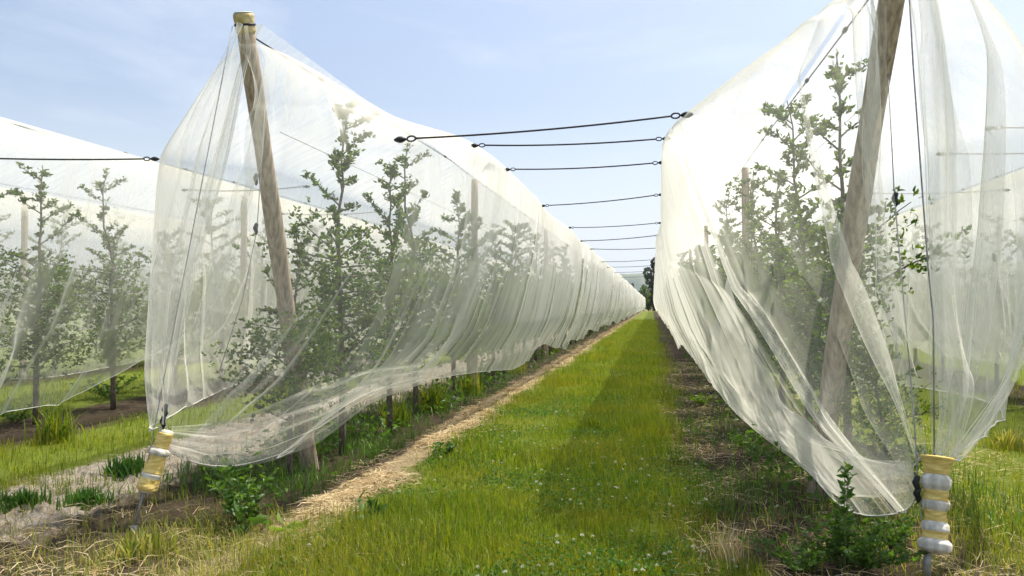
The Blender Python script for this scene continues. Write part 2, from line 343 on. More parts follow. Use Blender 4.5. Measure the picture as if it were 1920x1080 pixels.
def make_panel(name, cols, parent, res=1.0, seed=1, dens=1.0, nrow=64, front_len=6.0, amp=1.0, hemfold=0.0, flap=False):
    Pc = np.array(cols, dtype=float)
    rng = np.random.default_rng(seed)
    # columns: fine near, coarse far
    dense_u = np.linspace(0, len(Pc) - 1, 6000)
    mid = catmull(Pc[:, 2:4].mean(1), dense_u)
    q = np.concatenate([[0], np.cumsum(np.linalg.norm(np.diff(mid, axis=0), axis=1))])
    dist = np.linalg.norm(mid, axis=1)
    ds = np.maximum(0.008, 0.0016 * dist) * res
    cnt = np.concatenate([[0], np.cumsum(np.diff(q) / ds[:-1])])
    # extra density at the gathered front
    n = int(cnt[-1]) + 1
    u = np.interp(np.linspace(0, cnt[-1], n), cnt, dense_u)
    qu = np.interp(u, dense_u, q); du = np.interp(u, dense_u, dist)
    A = catmull(Pc, u)                       # (n, 6, 3)
    tt = np.linspace(0, 5, nrow)
    B = catmull(np.moveaxis(A, 1, 0), tt, 0.5)    # (nrow, n, 3)
    # base normals
    dq = np.gradient(B, axis=1); dtv = np.gradient(B, axis=0)
    nn = np.cross(dq, dtv); nn /= np.linalg.norm(nn, axis=2)[..., None] + 1e-9
    t01 = tt[:, None] / 5
    D = np.zeros((nrow, n))
    # soft undulation
    env = sstep(0.36, 0.60, t01) if not flap else .6 + 0 * t01
    D += env * (0.009 + 0.036 * np.exp(-qu / 2.5))[None] * amp * fbm(qu[None] * 1.25 + 0.6 * t01, t01 * 1.2 + 0 * qu[None], seed, 3)
    D += env * 0.004 * amp * fbm(qu[None] * 6 + 0.6 * t01, t01 * 2.0 + 0 * qu[None], seed + 9, 2)
    G = np.zeros((nrow, n))                  # cloth pushed along itself: folded over, three layers deep
    pos = 0.02
    while pos < q[-1]:
        dd = np.interp(pos, q, dist); res_here = max(0.008, 0.0016 * dd) * res
        near = math.exp(-pos / front_len)
        c = pos + 0.16 * (vnoise(tt * 0.9 + seed, np.full(nrow, pos * 3), seed + 2))[:, None] * np.clip(t01 * 2 - .3, 0, 1)
        front = pos < 0.9
        t0 = -0.5 if front else rng.uniform(0.20, 0.72)
        t1 = 1.3 if rng.random() < 0.6 else rng.uniform(0.7, 1)
        e = sstep(t0, t0 + 0.42, t01) * (1 - sstep(t1, t1 + 0.2, t01)) * (0.75 + 0.35 * np.sin(t01 * 4 + pos * 5))
        lo, hi = np.searchsorted(qu, [pos - 0.7, pos + 0.7])
        if hi > lo + 4:
            x_ = qu[None, lo:hi] - c
            if rng.random() < 0.5 + 0.2 * near and res_here < 0.03:
                A_ = (0.025 + 0.085 * rng.random() ** 1.6) * (0.6 + 0.9 * near)
                A_ = max(A_, 2.2 * res_here)
                G[:, lo:hi] += -A_ * e * np.tanh(x_ / (A_ * .42)) * np.exp(-(x_ / (A_ * 3.2)) ** 2)
                D[:, lo:hi] += -0.35 * A_ * e * np.exp(-(x_ / (A_ * 1.1)) ** 2)
            else:
                wdt = max(0.014 + 0.05 * rng.random() ** 2, 2.3 * res_here)
                a = (0.012 + 0.085 * rng.random() ** 2.2) * (0.8 + 0.6 * near) * amp * min(1.8, 1 + dd / 50)
                D[:, lo:hi] += -a * np.exp(-(x_ / wdt) ** 2) * e
        pos += rng.exponential(0.20 + 0.10 * min(1, pos / 3)) / dens * (0.40 if front else 1) * (1.0 if pos < 4 else (2.3 if dd < 16 else 1.1)) + 0.03
    wide = np.linalg.norm(dq, axis=2) / (np.gradient(qu)[None] + 1e-9)
    lim = np.clip(wide * 0.8 + 0.22, 0.18, 1.15)
    if not flap: lim = lim * (.06 + .94 * sstep(.0, .16, t01)); G *= .06 + .94 * sstep(.0, .16, t01)
    D *= lim
    if hemfold:                              # the slack hem is folded up over itself near the anchor
        dv = dtv / (np.linalg.norm(dtv, axis=2)[..., None] + 1e-9)
        for tc_, k_, s_ in ((.79, 1.0, 3), (.90, .6, 7), (.70, .5, 11)):
            A_ = 1.35 * hemfold * k_ * np.exp(-((qu - 2.2) / 2.8) ** 2) * (.7 + .9 * vnoise(qu * 1.1, qu * 0 + s_, seed))
            ctr = tc_ + .07 * vnoise(qu * .7, qu * 0 + s_, seed + 5)
            ll = np.linalg.norm(dtv, axis=2) * 5 + 1e-6           # metres per unit of t01
            x_ = (t01 - ctr[None]) * ll; A2 = np.maximum(A_, 1e-3)[None]
            B = B + dv * (-A2 * np.tanh(x_ / (A2 * .45)) * np.exp(-(x_ / (A2 * 2.2)) ** 2) * (1 - sstep(.93, 1, t01)))[..., None]
            D += .3 * A2 * np.exp(-(x_ / (A2 * 1.1)) ** 2)
    tg = dq / (np.linalg.norm(dq, axis=2)[..., None] + 1e-9)
    B = B + tg * (G * np.clip(wide, 0.05, 1.3))[..., None]
    B = B + nn * D[..., None]
    UV = np.stack([np.broadcast_to(qu[None], (nrow, n)), np.broadcast_to(t01 * 4.2, (nrow, n))], -1).reshape(-1, 2)
    I = (np.arange(nrow - 1)[:, None] * n + np.arange(n - 1)[None]).ravel()
    o = mesh_np(name, B.reshape(-1, 3), [np.stack([I, I + 1, I + n + 1, I + n], -1)], M_net, parent, True, UV)
    # hem: thin rope-like doubled edge
    if flap: o.name = 'slack_fold'; return o
    hb = MB(); step = max(1, n // 1400)
    hb.tube(B[-1][::step], 0.004, 4); hb.build('hem', M_hem, o if False else parent)
    return o
M_hem = noise_mat('hem_cloth', (0.62, 0.61, 0.57), (0.78, 0.77, 0.72), 30, 0.8, 0)
FAR_Y = [Y for Y in (13.5, 16, 18.5, 21, 24, 27, 30, 34, 38, 42, 47, 52, 58, 64, 72, 80, 90, 100, 112, 124, 138, 152, 164, Y_END)]

def pc(*a): return [tuple(P(*v)) for v in a]
# left row, the long side beside the grass
cable_L = pc((456, 48, 5.50), (440, 170, 5.48), (411, 300, 5.43), (368, 520, 5.35), (336, 680, 5.2), (312, 800, 5.12))
LR = [cable_L,
      pc((500, 58, 5.75), (515, 175, 5.55), (512, 310, 5.55), (440, 560, 5.45), (368, 705, 5.3), (318, 815, 5.12)),
      pc((610, 131, 7.0), (630, 180, 6.3), (655, 270, 5.85), (570, 530, 5.6), (430, 730, 5.3), (325, 850, 5.12)),
      pc((700, 195, 8.36), (725, 215, 7.2), (748, 262, 6.0), (714, 480, 5.9), (610, 715, 5.6), (400, 878, 5.3)),
      pc((770, 246, 9.65), (795, 237, 8.0), (822, 258, 6.6), (805, 470, 6.5), (715, 680, 6.1), (540, 846, 5.6)),
      pc((815, 278, 10.7), (850, 262, 9.0), (888, 274, 7.15), (868, 460, 7.1), (800, 640, 6.8), (690, 752, 6.4)),
      pc((880, 325, 12.7), (915, 300, 10.6), (950, 320, 8.85), (928, 480, 8.8), (880, 620, 8.5), (800, 716, 7.9)),
      ] + std_cols(X_L, 1, [10.6] + FAR_Y, 1.1)
LR[7][0] = (X_L, 13.6, ROWH)
for i, yy in enumerate(FAR_Y[:4]): LR[8 + i][0] = (X_L, yy + 1.2 * (1 - i / 4), ROWH)
LL = [cable_L,
      pc((490, 47, 5.9), (444, 112, 5.7), (400, 270, 5.85), (335, 520, 5.6), (312, 680, 5.35), (306, 800, 5.12)),
      pc((520, 66, 6.2), (412, 166, 6.2), (308, 298, 6.9), (298, 500, 6.3), (288, 690, 5.8), (300, 790, 5.2)),
      ] + std_cols(X_L, -1, [8.3, 10.0, 12] + FAR_Y, 1.2)
cable_R = pc((1692, -120, 4.49), (1704, 100, 4.45), (1718, 300, 4.4), (1732, 520, 4.3), (1735, 700, 4.2), (1745, 850, 4.12))
RL = [cable_R,
      pc((1650, -62, 4.75), (1618, -15, 4.55), (1625, 250, 4.58), (1655, 520, 4.45), (1700, 720, 4.3), (1728, 860, 4.13)),
      pc((1560, 68, 6.2), (1508, 48, 5.8), (1455, 125, 5.3), (1545, 470, 4.85), (1650, 710, 4.5), (1724, 880, 4.13)),
      pc((1490, 173, 7.86), (1412, 160, 6.9), (1296, 218, 6.0), (1400, 520, 5.6), (1560, 770, 4.8), (1718, 950, 4.2)),
      pc((1440, 248, 9.7), (1368, 252, 8.3), (1251, 261, 7.13), (1318, 500, 6.9), (1440, 740, 5.8), (1600, 955, 4.75)),
      pc((1405, 300, 11.6), (1335, 295, 9.9), (1243, 306, 8.33), (1262, 480, 8.2), (1345, 680, 7.2), (1490, 850, 5.8)),
      pc((1370, 353, 14.3), (1295, 325, 12.3), (1240, 367, 10.7), (1250, 490, 10.5), (1290, 615, 9.6), (1395, 788, 7.3)),
      pc((1343, 394, 17.6), (1285, 380, 15.6), (1239, 418, 14.2), (1247, 505, 13.8), (1268, 590, 12.5), (1330, 715, 9.6)),
      ] + std_cols(X_R, -1, FAR_Y[2:], 2.6)
for i, yy in enumerate(FAR_Y[2:6]): RL[8 + i][0] = (X_R, yy + 1.6 * (1 - i / 4), ROWH)
RR = [cable_R,
      pc((1640, -52, 5.03), (1735, -60, 4.8), (1775, 100, 4.6), (1780, 500, 4.4), (1775, 720, 4.2), (1762, 856, 4.12)),
      pc((1560, 68, 6.2), (1850, 35, 5.4), (1990, 220, 5.2), (1960, 480, 5.0), (1890, 700, 4.6), (1782, 858, 4.12)),
      pc((1490, 173, 7.86), (1690, 200, 7.1), (1826, 262, 6.76), (1860, 450, 6.5), (1880, 620, 5.9), (1872, 765, 5.3)),
      ] + std_cols(X_R, 1, [8.6, 10.8] + FAR_Y, 1.2)
def generic(x0, s, yt, ys_):
    T = (x0, yt, 3.45); A = (x0 - 0.1, yt - 0.6, 0.5)
    def c(f): return tuple(T[i] + (A[i] - T[i]) * f for i in range(3))
    cable = [T, c(.2), c(.4), c(.62), c(.82), A]
    c1 = [(x0, yt + 0.8, ROWH), (x0 + s * .4, yt + .5, 3.2), (x0 + s * .7, yt + .4, 2.7), (x0 + s * .5, yt + .1, 1.7), (x0 + s * .3, yt - .2, .95), (x0 + s * .05, yt - .5, .45)]
    c2 = [(x0, yt + 2, ROWH), (x0 + s * .70, yt + 1.6, 3.19), (x0 + s * HALF, yt + 1.3, 2.85), (x0 + s * 1.2, yt + 1, 1.8), (x0 + s * 1.1, yt + .7, 1.0), (x0 + s * .9, yt + .6, .30)]
    return [cable, c1, c2] + std_cols(x0, s, ys_, 1.2)

def low_hem(cols):
    for y, z in ((7.0, .34), (7.9, .36), (8.8, .55), (9.8, .82)):
        cols.insert(3, None)
    x0, s = X_L - SP, 1
    for i, (y, z) in enumerate(((7.0, .34), (7.9, .36), (8.8, .55), (9.8, .82))):
        cols[3 + i] = [(x0, y + .6, ROWH), (x0 + .91, y + .5, 3.19), (x0 + HALF - .04 * (i % 2), y + .4, SH), (x0 + 1.24, y + .2, 1.95), (x0 + 1.1, y, 1.1), (x0 + .85, y - .3, z)]
    return cols
def net_thing(x0, yt, panels, label):
    t = empty('orchard_net', (x0, yt, 0)); tag(t, label, 'net', 'white nets draped over the apple rows')
    for a in panels: make_panel('net_panel', parent=t, **a)
    return t
def pz(*a): return [tuple(P(*v)) for v in a]
FL = [pz((322, 800, 5.08), (400, 790, 5.20), (490, 765, 5.35), (590, 722, 5.55), (700, 690, 6.05), (790, 680, 7.4)),
      pz((322, 815, 5.08), (400, 825, 5.18), (490, 805, 5.33), (600, 760, 5.55), (700, 715, 6.1), (795, 695, 7.5)),
      pz((322, 835, 5.08), (400, 855, 5.18), (500, 842, 5.35), (600, 800, 5.6), (705, 735, 6.15), (800, 705, 7.6)),
      pz((322, 850, 5.08), (400, 880, 5.20), (500, 870, 5.36), (600, 830, 5.62), (700, 754, 6.2), (800, 718, 7.65))]
FR = [pz((1712, 835, 4.10), (1640, 800, 4.27), (1560, 750, 4.65), (1480, 680, 5.2), (1410, 600, 6.1), (1370, 500, 6.9)),
      pz((1714, 865, 4.10), (1640, 850, 4.27), (1550, 815, 4.65), (1470, 760, 5.2), (1400, 680, 6.2), (1350, 590, 7.3)),
      pz((1716, 900, 4.10), (1640, 905, 4.30), (1560, 878, 4.7), (1480, 818, 5.4), (1400, 748, 6.5), (1340, 660, 7.8)),
      pz((1718, 948, 4.12), (1650, 957, 4.35), (1590, 947, 4.75), (1490, 852, 5.7), (1410, 790, 6.8), (1345, 715, 8.1))]
GLc = [pz((452, 48, 5.45), (425, 170, 5.40), (375, 320, 5.36), (322, 520, 5.25), (302, 680, 5.12), (304, 792, 5.05)),
       pz((456, 48, 5.43), (436, 170, 5.38), (402, 320, 5.33), (360, 520, 5.22), (328, 680, 5.10), (311, 797, 5.04)),
       pz((462, 48, 5.45), (452, 170, 5.40), (430, 320, 5.36), (400, 520, 5.25), (358, 680, 5.12), (320, 800, 5.05))]
GRc = [pz((1682, -120, 4.40), (1686, 100, 4.34), (1692, 300, 4.28), (1700, 500, 4.22), (1712, 700, 4.12), (1726, 846, 4.03)),
       pz((1694, -120, 4.37), (1712, 100, 4.30), (1730, 300, 4.24), (1742, 500, 4.18), (1748, 700, 4.09), (1750, 850, 4.0)),
       pz((1706, -120, 4.40), (1745, 100, 4.34), (1778, 300, 4.28), (1798, 500, 4.22), (1795, 700, 4.12), (1778, 852, 4.03)),
       pz((1712, -120, 4.42), (1770, 100, 4.38), (1830, 300, 4.34), (1856, 500, 4.30), (1838, 700, 4.18), (1784, 856, 4.05))]
net_thing(X_L, 5.2, [dict(cols=GLc, seed=71, res=.35, dens=6.5, nrow=110, flap=True, amp=1.1), dict(cols=FL, seed=61, res=.6, dens=2.2, nrow=150, flap=True), dict(cols=LR, seed=3, dens=1.25, nrow=120, hemfold=.11), dict(cols=LL, seed=5, res=1.5, dens=1.3)],
          'white see-through net over the apple row left of the grass alley')
net_thing(X_R, 4.7, [dict(cols=GRc, seed=76, res=.35, dens=6.5, nrow=110, flap=True, amp=1.1), dict(cols=FR, seed=66, res=.6, dens=2.2, nrow=150, flap=True), dict(cols=RL, seed=8, dens=1.35, front_len=12, nrow=120, hemfold=.10), dict(cols=RR, seed=12, res=1.5, dens=1.3)],
          'white see-through net over the apple row right of the grass alley')
yg = [8, 10.4] + FAR_Y
net_thing(X_L - SP, 5.6, [dict(cols=low_hem(generic(X_L - SP, 1, 5.6, [11.2] + FAR_Y)), seed=21, res=2, nrow=44), dict(cols=generic(X_L - SP, -1, 5.6, yg), seed=22, res=3, nrow=36)],
          'white net at the left edge of the photo, behind the rutted soil')
net_thing(X_R + SP, 4.4, [dict(cols=generic(X_R + SP, -1, 4.4, yg), seed=31, res=2, nrow=44), dict(cols=generic(X_R + SP, 1, 4.4, yg), seed=32, res=3, nrow=36)],
          'white net at the right edge of the photo, beyond the second alley')
net_thing(X_L - 2 * SP, 6.0, [dict(cols=generic(X_L - 2 * SP, s, 6.0, yg), seed=41 + s, res=4, nrow=30) for s in (1, -1)],
          'hazy white net seen through the net at the left edge')

# ------------------------------------------------------------------ posts, wires, cords
def straight(a, b, n=9, sag=0.0):
    f = np.linspace(0, 1, n)[:, None]; p = np.asarray(a) * (1 - f) + np.asarray(b) * f
    p[:, 2] -= sag * 4 * (f[:, 0] * (1 - f[:, 0])); return p
def wood_post(base, top, r0, r1, label, bend=0.0, cap=None, group='wooden posts of the net tunnels'):
    t = empty('wooden_post', base); tag(t, label, 'post', group)
    m = MB(); n = 26
    p = straight(np.array(base) - (np.array(top) - np.array(base)) * 0.06, top, n)
    f = np.linspace(0, 1, n); p[:, 0] += bend * np.sin(math.pi * f)
    m.tube(p, r0 + (r1 - r0) * f + 0.003 * np.sin(f * 23), 18); m.build('shaft', M_wood, t)
    if cap:
        ax = np.array(top) - np.array(base); ax /= np.linalg.norm(ax); tp = np.array(top)
        k = MB(); hs = np.array([-.11, -.105, -.09, -.06, -.03, .0, .02, .028]); rs = np.array([.06, .068, .072, .068, .071, .074, .071, .06])
        k.tube(tp + ax * hs[:, None], rs, 20); c = k.build('cap', M_cap, t)
        k = MB(); k.tube(tp + ax * np.array([.0275, .034, .038])[:, None], [.066, .062, .03], 20); k.build('pad', M_pad, c)
        k = MB(); k.tube(tp + ax * np.array([-.062, -.058, -.048, -.044])[:, None], [.070, .0755, .0755, .070], 20); k.build('strap', M_black, c)
    return t
TL = P(457, 32, 5.64); BL = P(582, 884, 6.75)
wood_post(tuple(BL), tuple(TL), 0.072, 0.062, 'leaning end post with a yellow padded cap, left of the grass alley', cap=True)
TR = P(1692, -118, 4.5); BR = P(1536, 935, 5.75)
wood_post(tuple(BR), tuple(TR), 0.076, 0.068, 'leaning end post inside the net right of the grass alley', bend=-0.03, cap=True)
ORD = ['first', 'second', 'third', 'fourth', 'fifth', 'sixth', 'seventh', 'eighth', 'ninth', 'tenth', 'eleventh', 'twelfth', 'thirteenth', 'fourteenth', 'fifteenth', 'sixteenth']
ROWTXT = {X_L: 'in the row left of the grass alley', X_R: 'in the row right of the grass alley',
          X_L - SP: 'under the net at the left edge', X_R + SP: 'under the net at the right edge', X_L - 2 * SP: 'under the hazy net behind the left-edge net'}
for x0, y0, st in ((X_L, 12.8, 8.9), (X_R, 12.4, 8.9), (X_L - SP, 13.1, 8.9), (X_R + SP, 12.5, 8.9), (X_L - 2 * SP, 12.9, 8.9)):
    n = 5 if abs(x0) < 6 else 3
    for i in range(n):
        y = y0 + st * i
        wood_post((x0, y, 0), (x0, y, 3.47), 0.06, 0.055, f'{ORD[i]} upright post behind the leaning one, {ROWTXT[x0]}' if abs(x0) < 4 else f'{ORD[i]} visible upright post {ROWTXT[x0]}')

def wire_row(x0, top, yt, label):
    t = empty('support_wire', (x0, yt, 0)); tag(t, label, 'wire', 'ridge and trellis wires of the rows')
    k = MB(); k.tube(np.vstack([straight(top, (x0, yt + 7, ROWH + .03), 5), straight((x0, yt + 9, ROWH + .03), (x0, Y_END, ROWH + .03), 12)]), 0.006, 5)
    k.build('ridge_wire', M_cord, t)
    for h in (2.75, 1.9, 1.1):
        k = MB(); k.tube(straight((x0 + .03, yt + .35 + (3.5 - h) * .33, h), (x0 + .03, yt + 45, h), 12), 0.0028, 4); k.build('trellis_wire', M_wire, t)
    for i in range(14):
        y = yt + 1.35 + i * 1.45
        k = MB(); z = ROWH + .03 if y > yt + 7 else top[2] + (ROWH + .03 - top[2]) * (y - yt) / 7
        xx = x0 if y > yt + 7 else top[0] + (x0 - top[0]) * (y - yt) / 7
        k.tube([(xx, y - .05, z), (xx, y - .04, z + .004), (xx, y, z + .006), (xx, y + .04, z + .004), (xx, y + .05, z)], [.003, .015, .019, .015, .003], 8); k.build('clip', M_black, t)
wire_row(X_L, tuple(TL - np.array([0, 0, .1])), TL[1], 'thin wires with dark clips along the ridge of the row left of the grass')
wire_row(X_R, tuple(TR - np.array([0, 0, .1])), TR[1], 'thin wires with dark clips along the ridge of the row right of the grass')
wire_row(X_L - SP, (X_L - SP, 5.6, 3.42), 5.6, 'thin wires with dark clips along the ridge at the left edge')
wire_row(X_R + SP, (X_R + SP, 4.4, 3.42), 4.4, 'thin wires along the ridge of the net at the right edge')

def cord(a, b, label, sag=0.0, r=0.0075, group='black cords tying neighbouring nets together', big=1.0):
    a = np.array(a); b = np.array(b); d = (b - a) / np.linalg.norm(b - a)
    t = empty('elastic_cord', tuple(a)); tag(t, label, 'cord', group)
    k = MB(); k.tube(straight(a + d * .10 * big, b - d * .10 * big, 14, sag), r, 6); k.build('cord', M_cord, t)
    for e, s in ((a, 1), (b, -1)):
        dd = d * s; up = np.array([0, 0, 1.0]); k = MB()
        f = np.linspace(0, 1, 9)
        k.tube(e + dd * (f[:, None] * .075 - .03) * big, (0.006 + .014 * np.sin(math.pi * f)) * big, 10); cl = k.build('clip', M_black, t)
        k = MB(); th = np.linspace(0, 2 * math.pi, 13)
        c = e + dd * .075 * big
        k.tube([c + dd * .026 * big * math.cos(q) + up * .016 * big * math.sin(q) for q in th], .0055 * big, 6, False); k.build('hook', M_black, cl)
A = [((748, 262, 6.0), (1290, 215, 6.0)), ((888, 273, 7.12), (1251, 260, 7.12)), ((950, 318, 8.85), (1242, 305, 8.33)), ((1018, 386, 11.8), (1240, 365, 10.7)),
     ((1068, 427, 15.5), (1238, 418, 14.3)), ((1090, 452, 18.1), (1237, 441, 17.0)), ((1107, 467, 20.7), (1238, 465, 20.7)), ((1127, 491, 25.5), (1237, 486, 25.5)),
     ((1138, 501, 28.5), (1237, 497, 28.5)), ((1147, 511, 33), (1236, 507, 33)), ((1158, 520, 40), (1235, 517, 40))]
for i, (a, b) in enumerate(A):
    cord(P(*a), P(*b), f'{"nearest" if i == 0 else ORD[i] + " nearest"} black cord strung across the sky above the grass alley', 0.02, 0.0075 if i < 5 else 0.009, big=1.25 if i == 0 else 1.0)
cord(P(292, 298, 6.9), (X_L - SP + HALF, 5.85, 2.66), 'black cord running out of frame at the left edge in front of the net', 0.01)
for i, y in enumerate((9.2, 11.9)):
    cord((X_L - HALF, y, SH - .03), (X_L - SP + HALF, y, SH - .03), f'{["nearer", "farther"][i]} thin cord seen through the nets behind the left leaning post', 0.03, 0.006)
for i, y in enumerate((6.98, 8.1, 10.8)):
    cord((X_R + HALF, y, SH - .06), (X_R + SP - HALF, y, SH - .06), f'{["nearest", "middle", "farthest"][i]} thin cord reaching the right edge behind the right net', 0.02, 0.005)

def cable(pts, label, r=0.005, knots=()):
    t = empty('guy_cable', tuple(pts[0])); tag(t, label, 'cable', 'guy cables at the row ends')
    k = MB(); k.tube(np.array(pts), r, 6); k.build('strand', M_wire, t)
    for p in knots:
        k = MB(); p = np.array(p); k.tube([p + (0, 0, .04), p + (.004, 0, .03), p - (.006, 0, 0), p + (.004, 0, -.03), p + (0, 0, -.05)], [.004, .014, .018, .013, .004], 8); k.build('clamp', M_black, t)
GL = P(252, 1000, 4.95)
GL[2] = 0.0
cable(straight(tuple(TL - np.array([.03, .10, .10])), tuple(GL), 10), 'straight guy cable from the left post cap down to the ground', 0.0035, [P(310, 768, 5.12), P(306, 790, 5.1)])
GR = P(1735, 1085, 4.05); GR[2] = 0.0
cable([P(1700, -100, 4.48), P(1712, 120, 4.42), P(1728, 340, 4.33), P(1740, 500, 4.25), P(1750, 600, 4.2), P(1752, 860, 4.1)], 'dark guy cable down the folds of the right net', 0.0045)
cable([P(1665, 130, 4.7), P(1677, 370, 4.55), P(1694, 560, 4.4), P(1712, 760, 4.2), P(1722, 915, 4.06), P(1738, 1060, 4.05), tuple(GR)], 'thin guy cable with clamps left of the yellow and white sack', 0.0035,
      [P(1679, 372, 4.55), P(1719, 905, 4.06), P(1721, 925, 4.06)])
cable([P(497, 200, 5.7), P(482, 430, 5.75), P(455, 560, 5.8), P(410, 700, 5.75)], 'thin wire with a clamp behind the left leaning post', 0.003, [P(480, 428, 5.75), P(480, 335, 5.75)])

def lerp(a, b, f): return np.array(a) * (1 - f) + np.array(b) * f
def sack(a, b, prof, bands, label):
    """bulging wrapped bundle round the cable from a (top) to b (bottom)"""
    t = empty('padded_sleeve', tuple(b)); tag(t, label, 'padding', 'yellow and white padding round the anchor cables')
    def ring(mb, f0, f1, off=0.0, n=18, wob=0.06):
        fs = np.linspace(f0, f1, n); rs = np.interp(fs, [p[0] for p in prof], [p[1] for p in prof])
        if off: rs = rs + off * np.sin(np.linspace(0, math.pi, n)) ** .3
        k = 22; pts = np.array([lerp(a, b, f) for f in fs]); ax = np.array(b) - np.array(a); ax /= np.linalg.norm(ax)
        e1 = np.cross(ax, (0, 1, 0)); e1 /= np.linalg.norm(e1); e2 = np.cross(ax, e1)
        th = np.arange(k) * 2 * math.pi / k
        rr = rs[:, None] * (1 + wob * vnoise(np.cos(th)[None] * 2.5 + 5 + fs[:, None] * 3, np.sin(th)[None] * 2.5 + fs[:, None] * 14, 4) + .022 * np.sin(th * 9 + 3)[None])
        V = pts[:, None] + rr[..., None] * (np.cos(th)[None, :, None] * e1 + np.sin(th)[None, :, None] * e2)
        V = np.vstack([V.reshape(-1, 3), pts[0], pts[-1]])
        i = np.arange(n - 1)[:, None] * k; j = np.arange(k)[None]; j2 = (j + 1) % k
        Q = np.stack([i + j, i + j2, i + k + j2, i + k + j], -1).reshape(-1, 4)
        T = [(n * k, (q + 1) % k, q) for q in range(k)] + [(n * k + 1, (n - 1) * k + q, (n - 1) * k + (q + 1) % k) for q in range(k)]
        mb.add(V, Q, T)
    m = MB(); ring(m, 0, 1, 0, 64, .10); m.build('sack', M_foam, t)
    for f0, f1 in bands:
        m = MB(); ring(m, f0, f1, 0.004, 14, .10); m.build('tape', M_tape, t)
# left: (315,808) -> (272,925)
sack(P(313, 806, 5.12), P(273, 924, 5.02), [(0, .035), (.04, .05), (.2, .042), (.29, .04), (.33, .066), (.38, .068), (.43, .05), (.6, .056), (.66, .054), (.72, .064), (.76, .056), (.95, .062), (1, .04)],
     [(.05, .30), (.42, .70), (.77, .97)], 'slanted yellow padding with white bulges at the foot of the left net')
sack(P(1757, 856, 4.08), P(1752, 1038, 3.98), [(0, .074), (.015, .078), (.10, .056), (.19, .056), (.23, .070), (.30, .071), (.35, .056), (.43, .050), (.47, .064), (.53, .062), (.57, .047), (.66, .044), (.70, .062), (.76, .066), (.79, .054), (.84, .056), (.88, .078), (.96, .077), (1, .035)],
     [(.0, .19), (.35, .46), (.56, .67), (.77, .845)], 'upright yellow and white banded padding below the right net')
# stake below the right sack
k = MB(); k.tube([P(1740, 1030, 4.0), P(1738, 1060, 4.0), P(1737, 1110, 4.0)], .02, 8)
st = empty('anchor_stake', tuple(P(1737, 1110, 4.0))); tag(st, 'short dark stake under the banded padding at the lower right', 'stake'); k.build('rod', M_wire, st)
k = MB(); k.tube([P(270, 920, 5.0), P(262, 950, 4.98), P(252, 985, 4.96)], .008, 8)
k.tube([P(252, 985, 4.96), P(250, 1010, 4.95)], .02, 8)
st = empty('anchor_stake', tuple(P(252, 1005, 4.95))); tag(st, 'thin anchor rod under the slanted yellow padding at the left', 'stake'); k.build('rod', M_wire, st)

# ------------------------------------------------------------------ foliage builders
def leaves(centers, dirs, length, width, rng, droop=0.3, fold=0.25):
    """pointed folded leaves, 6 verts and 4 tris->2 quads each"""
    n = len(centers); c = np.asarray(centers); d = np.asarray(dirs, float)
    d = d / (np.linalg.norm(d, axis=1)[:, None] + 1e-9)
    r = rng.normal(size=(n, 3)); s = np.cross(d, r); s /= np.linalg.norm(s, axis=1)[:, None] + 1e-9
    up = np.cross(s, d)
    Lh = (length * rng.uniform(.7, 1.25, n))[:, None]; Wd = (width * rng.uniform(.7, 1.2, n))[:, None]
    base = c; tip = c + d * Lh - up * Lh * droop
    m1 = c + d * Lh * .35; m2 = c + d * Lh * .75 - up * Lh * droop * .5
    l1 = m1 + s * Wd * .5 + up * Wd * fold; r1 = m1 - s * Wd * .5 + up * Wd * fold
    l2 = m2 + s * Wd * .34 + up * Wd * fold * .7; r2 = m2 - s * Wd * .34 + up * Wd * fold * .7
    V = np.stack([base, m1, m2, tip, l1, l2, r1, r2], 1).reshape(-1, 3)
    o = np.arange(n)[:, None] * 8
    T = np.concatenate([o + [0, 4, 1], o + [3, 2, 5], o + [0, 1, 6], o + [3, 7, 2]])
    Q = np.concatenate([o + [1, 4, 5, 2], o + [1, 2, 7, 6]])
    return V, Q, T
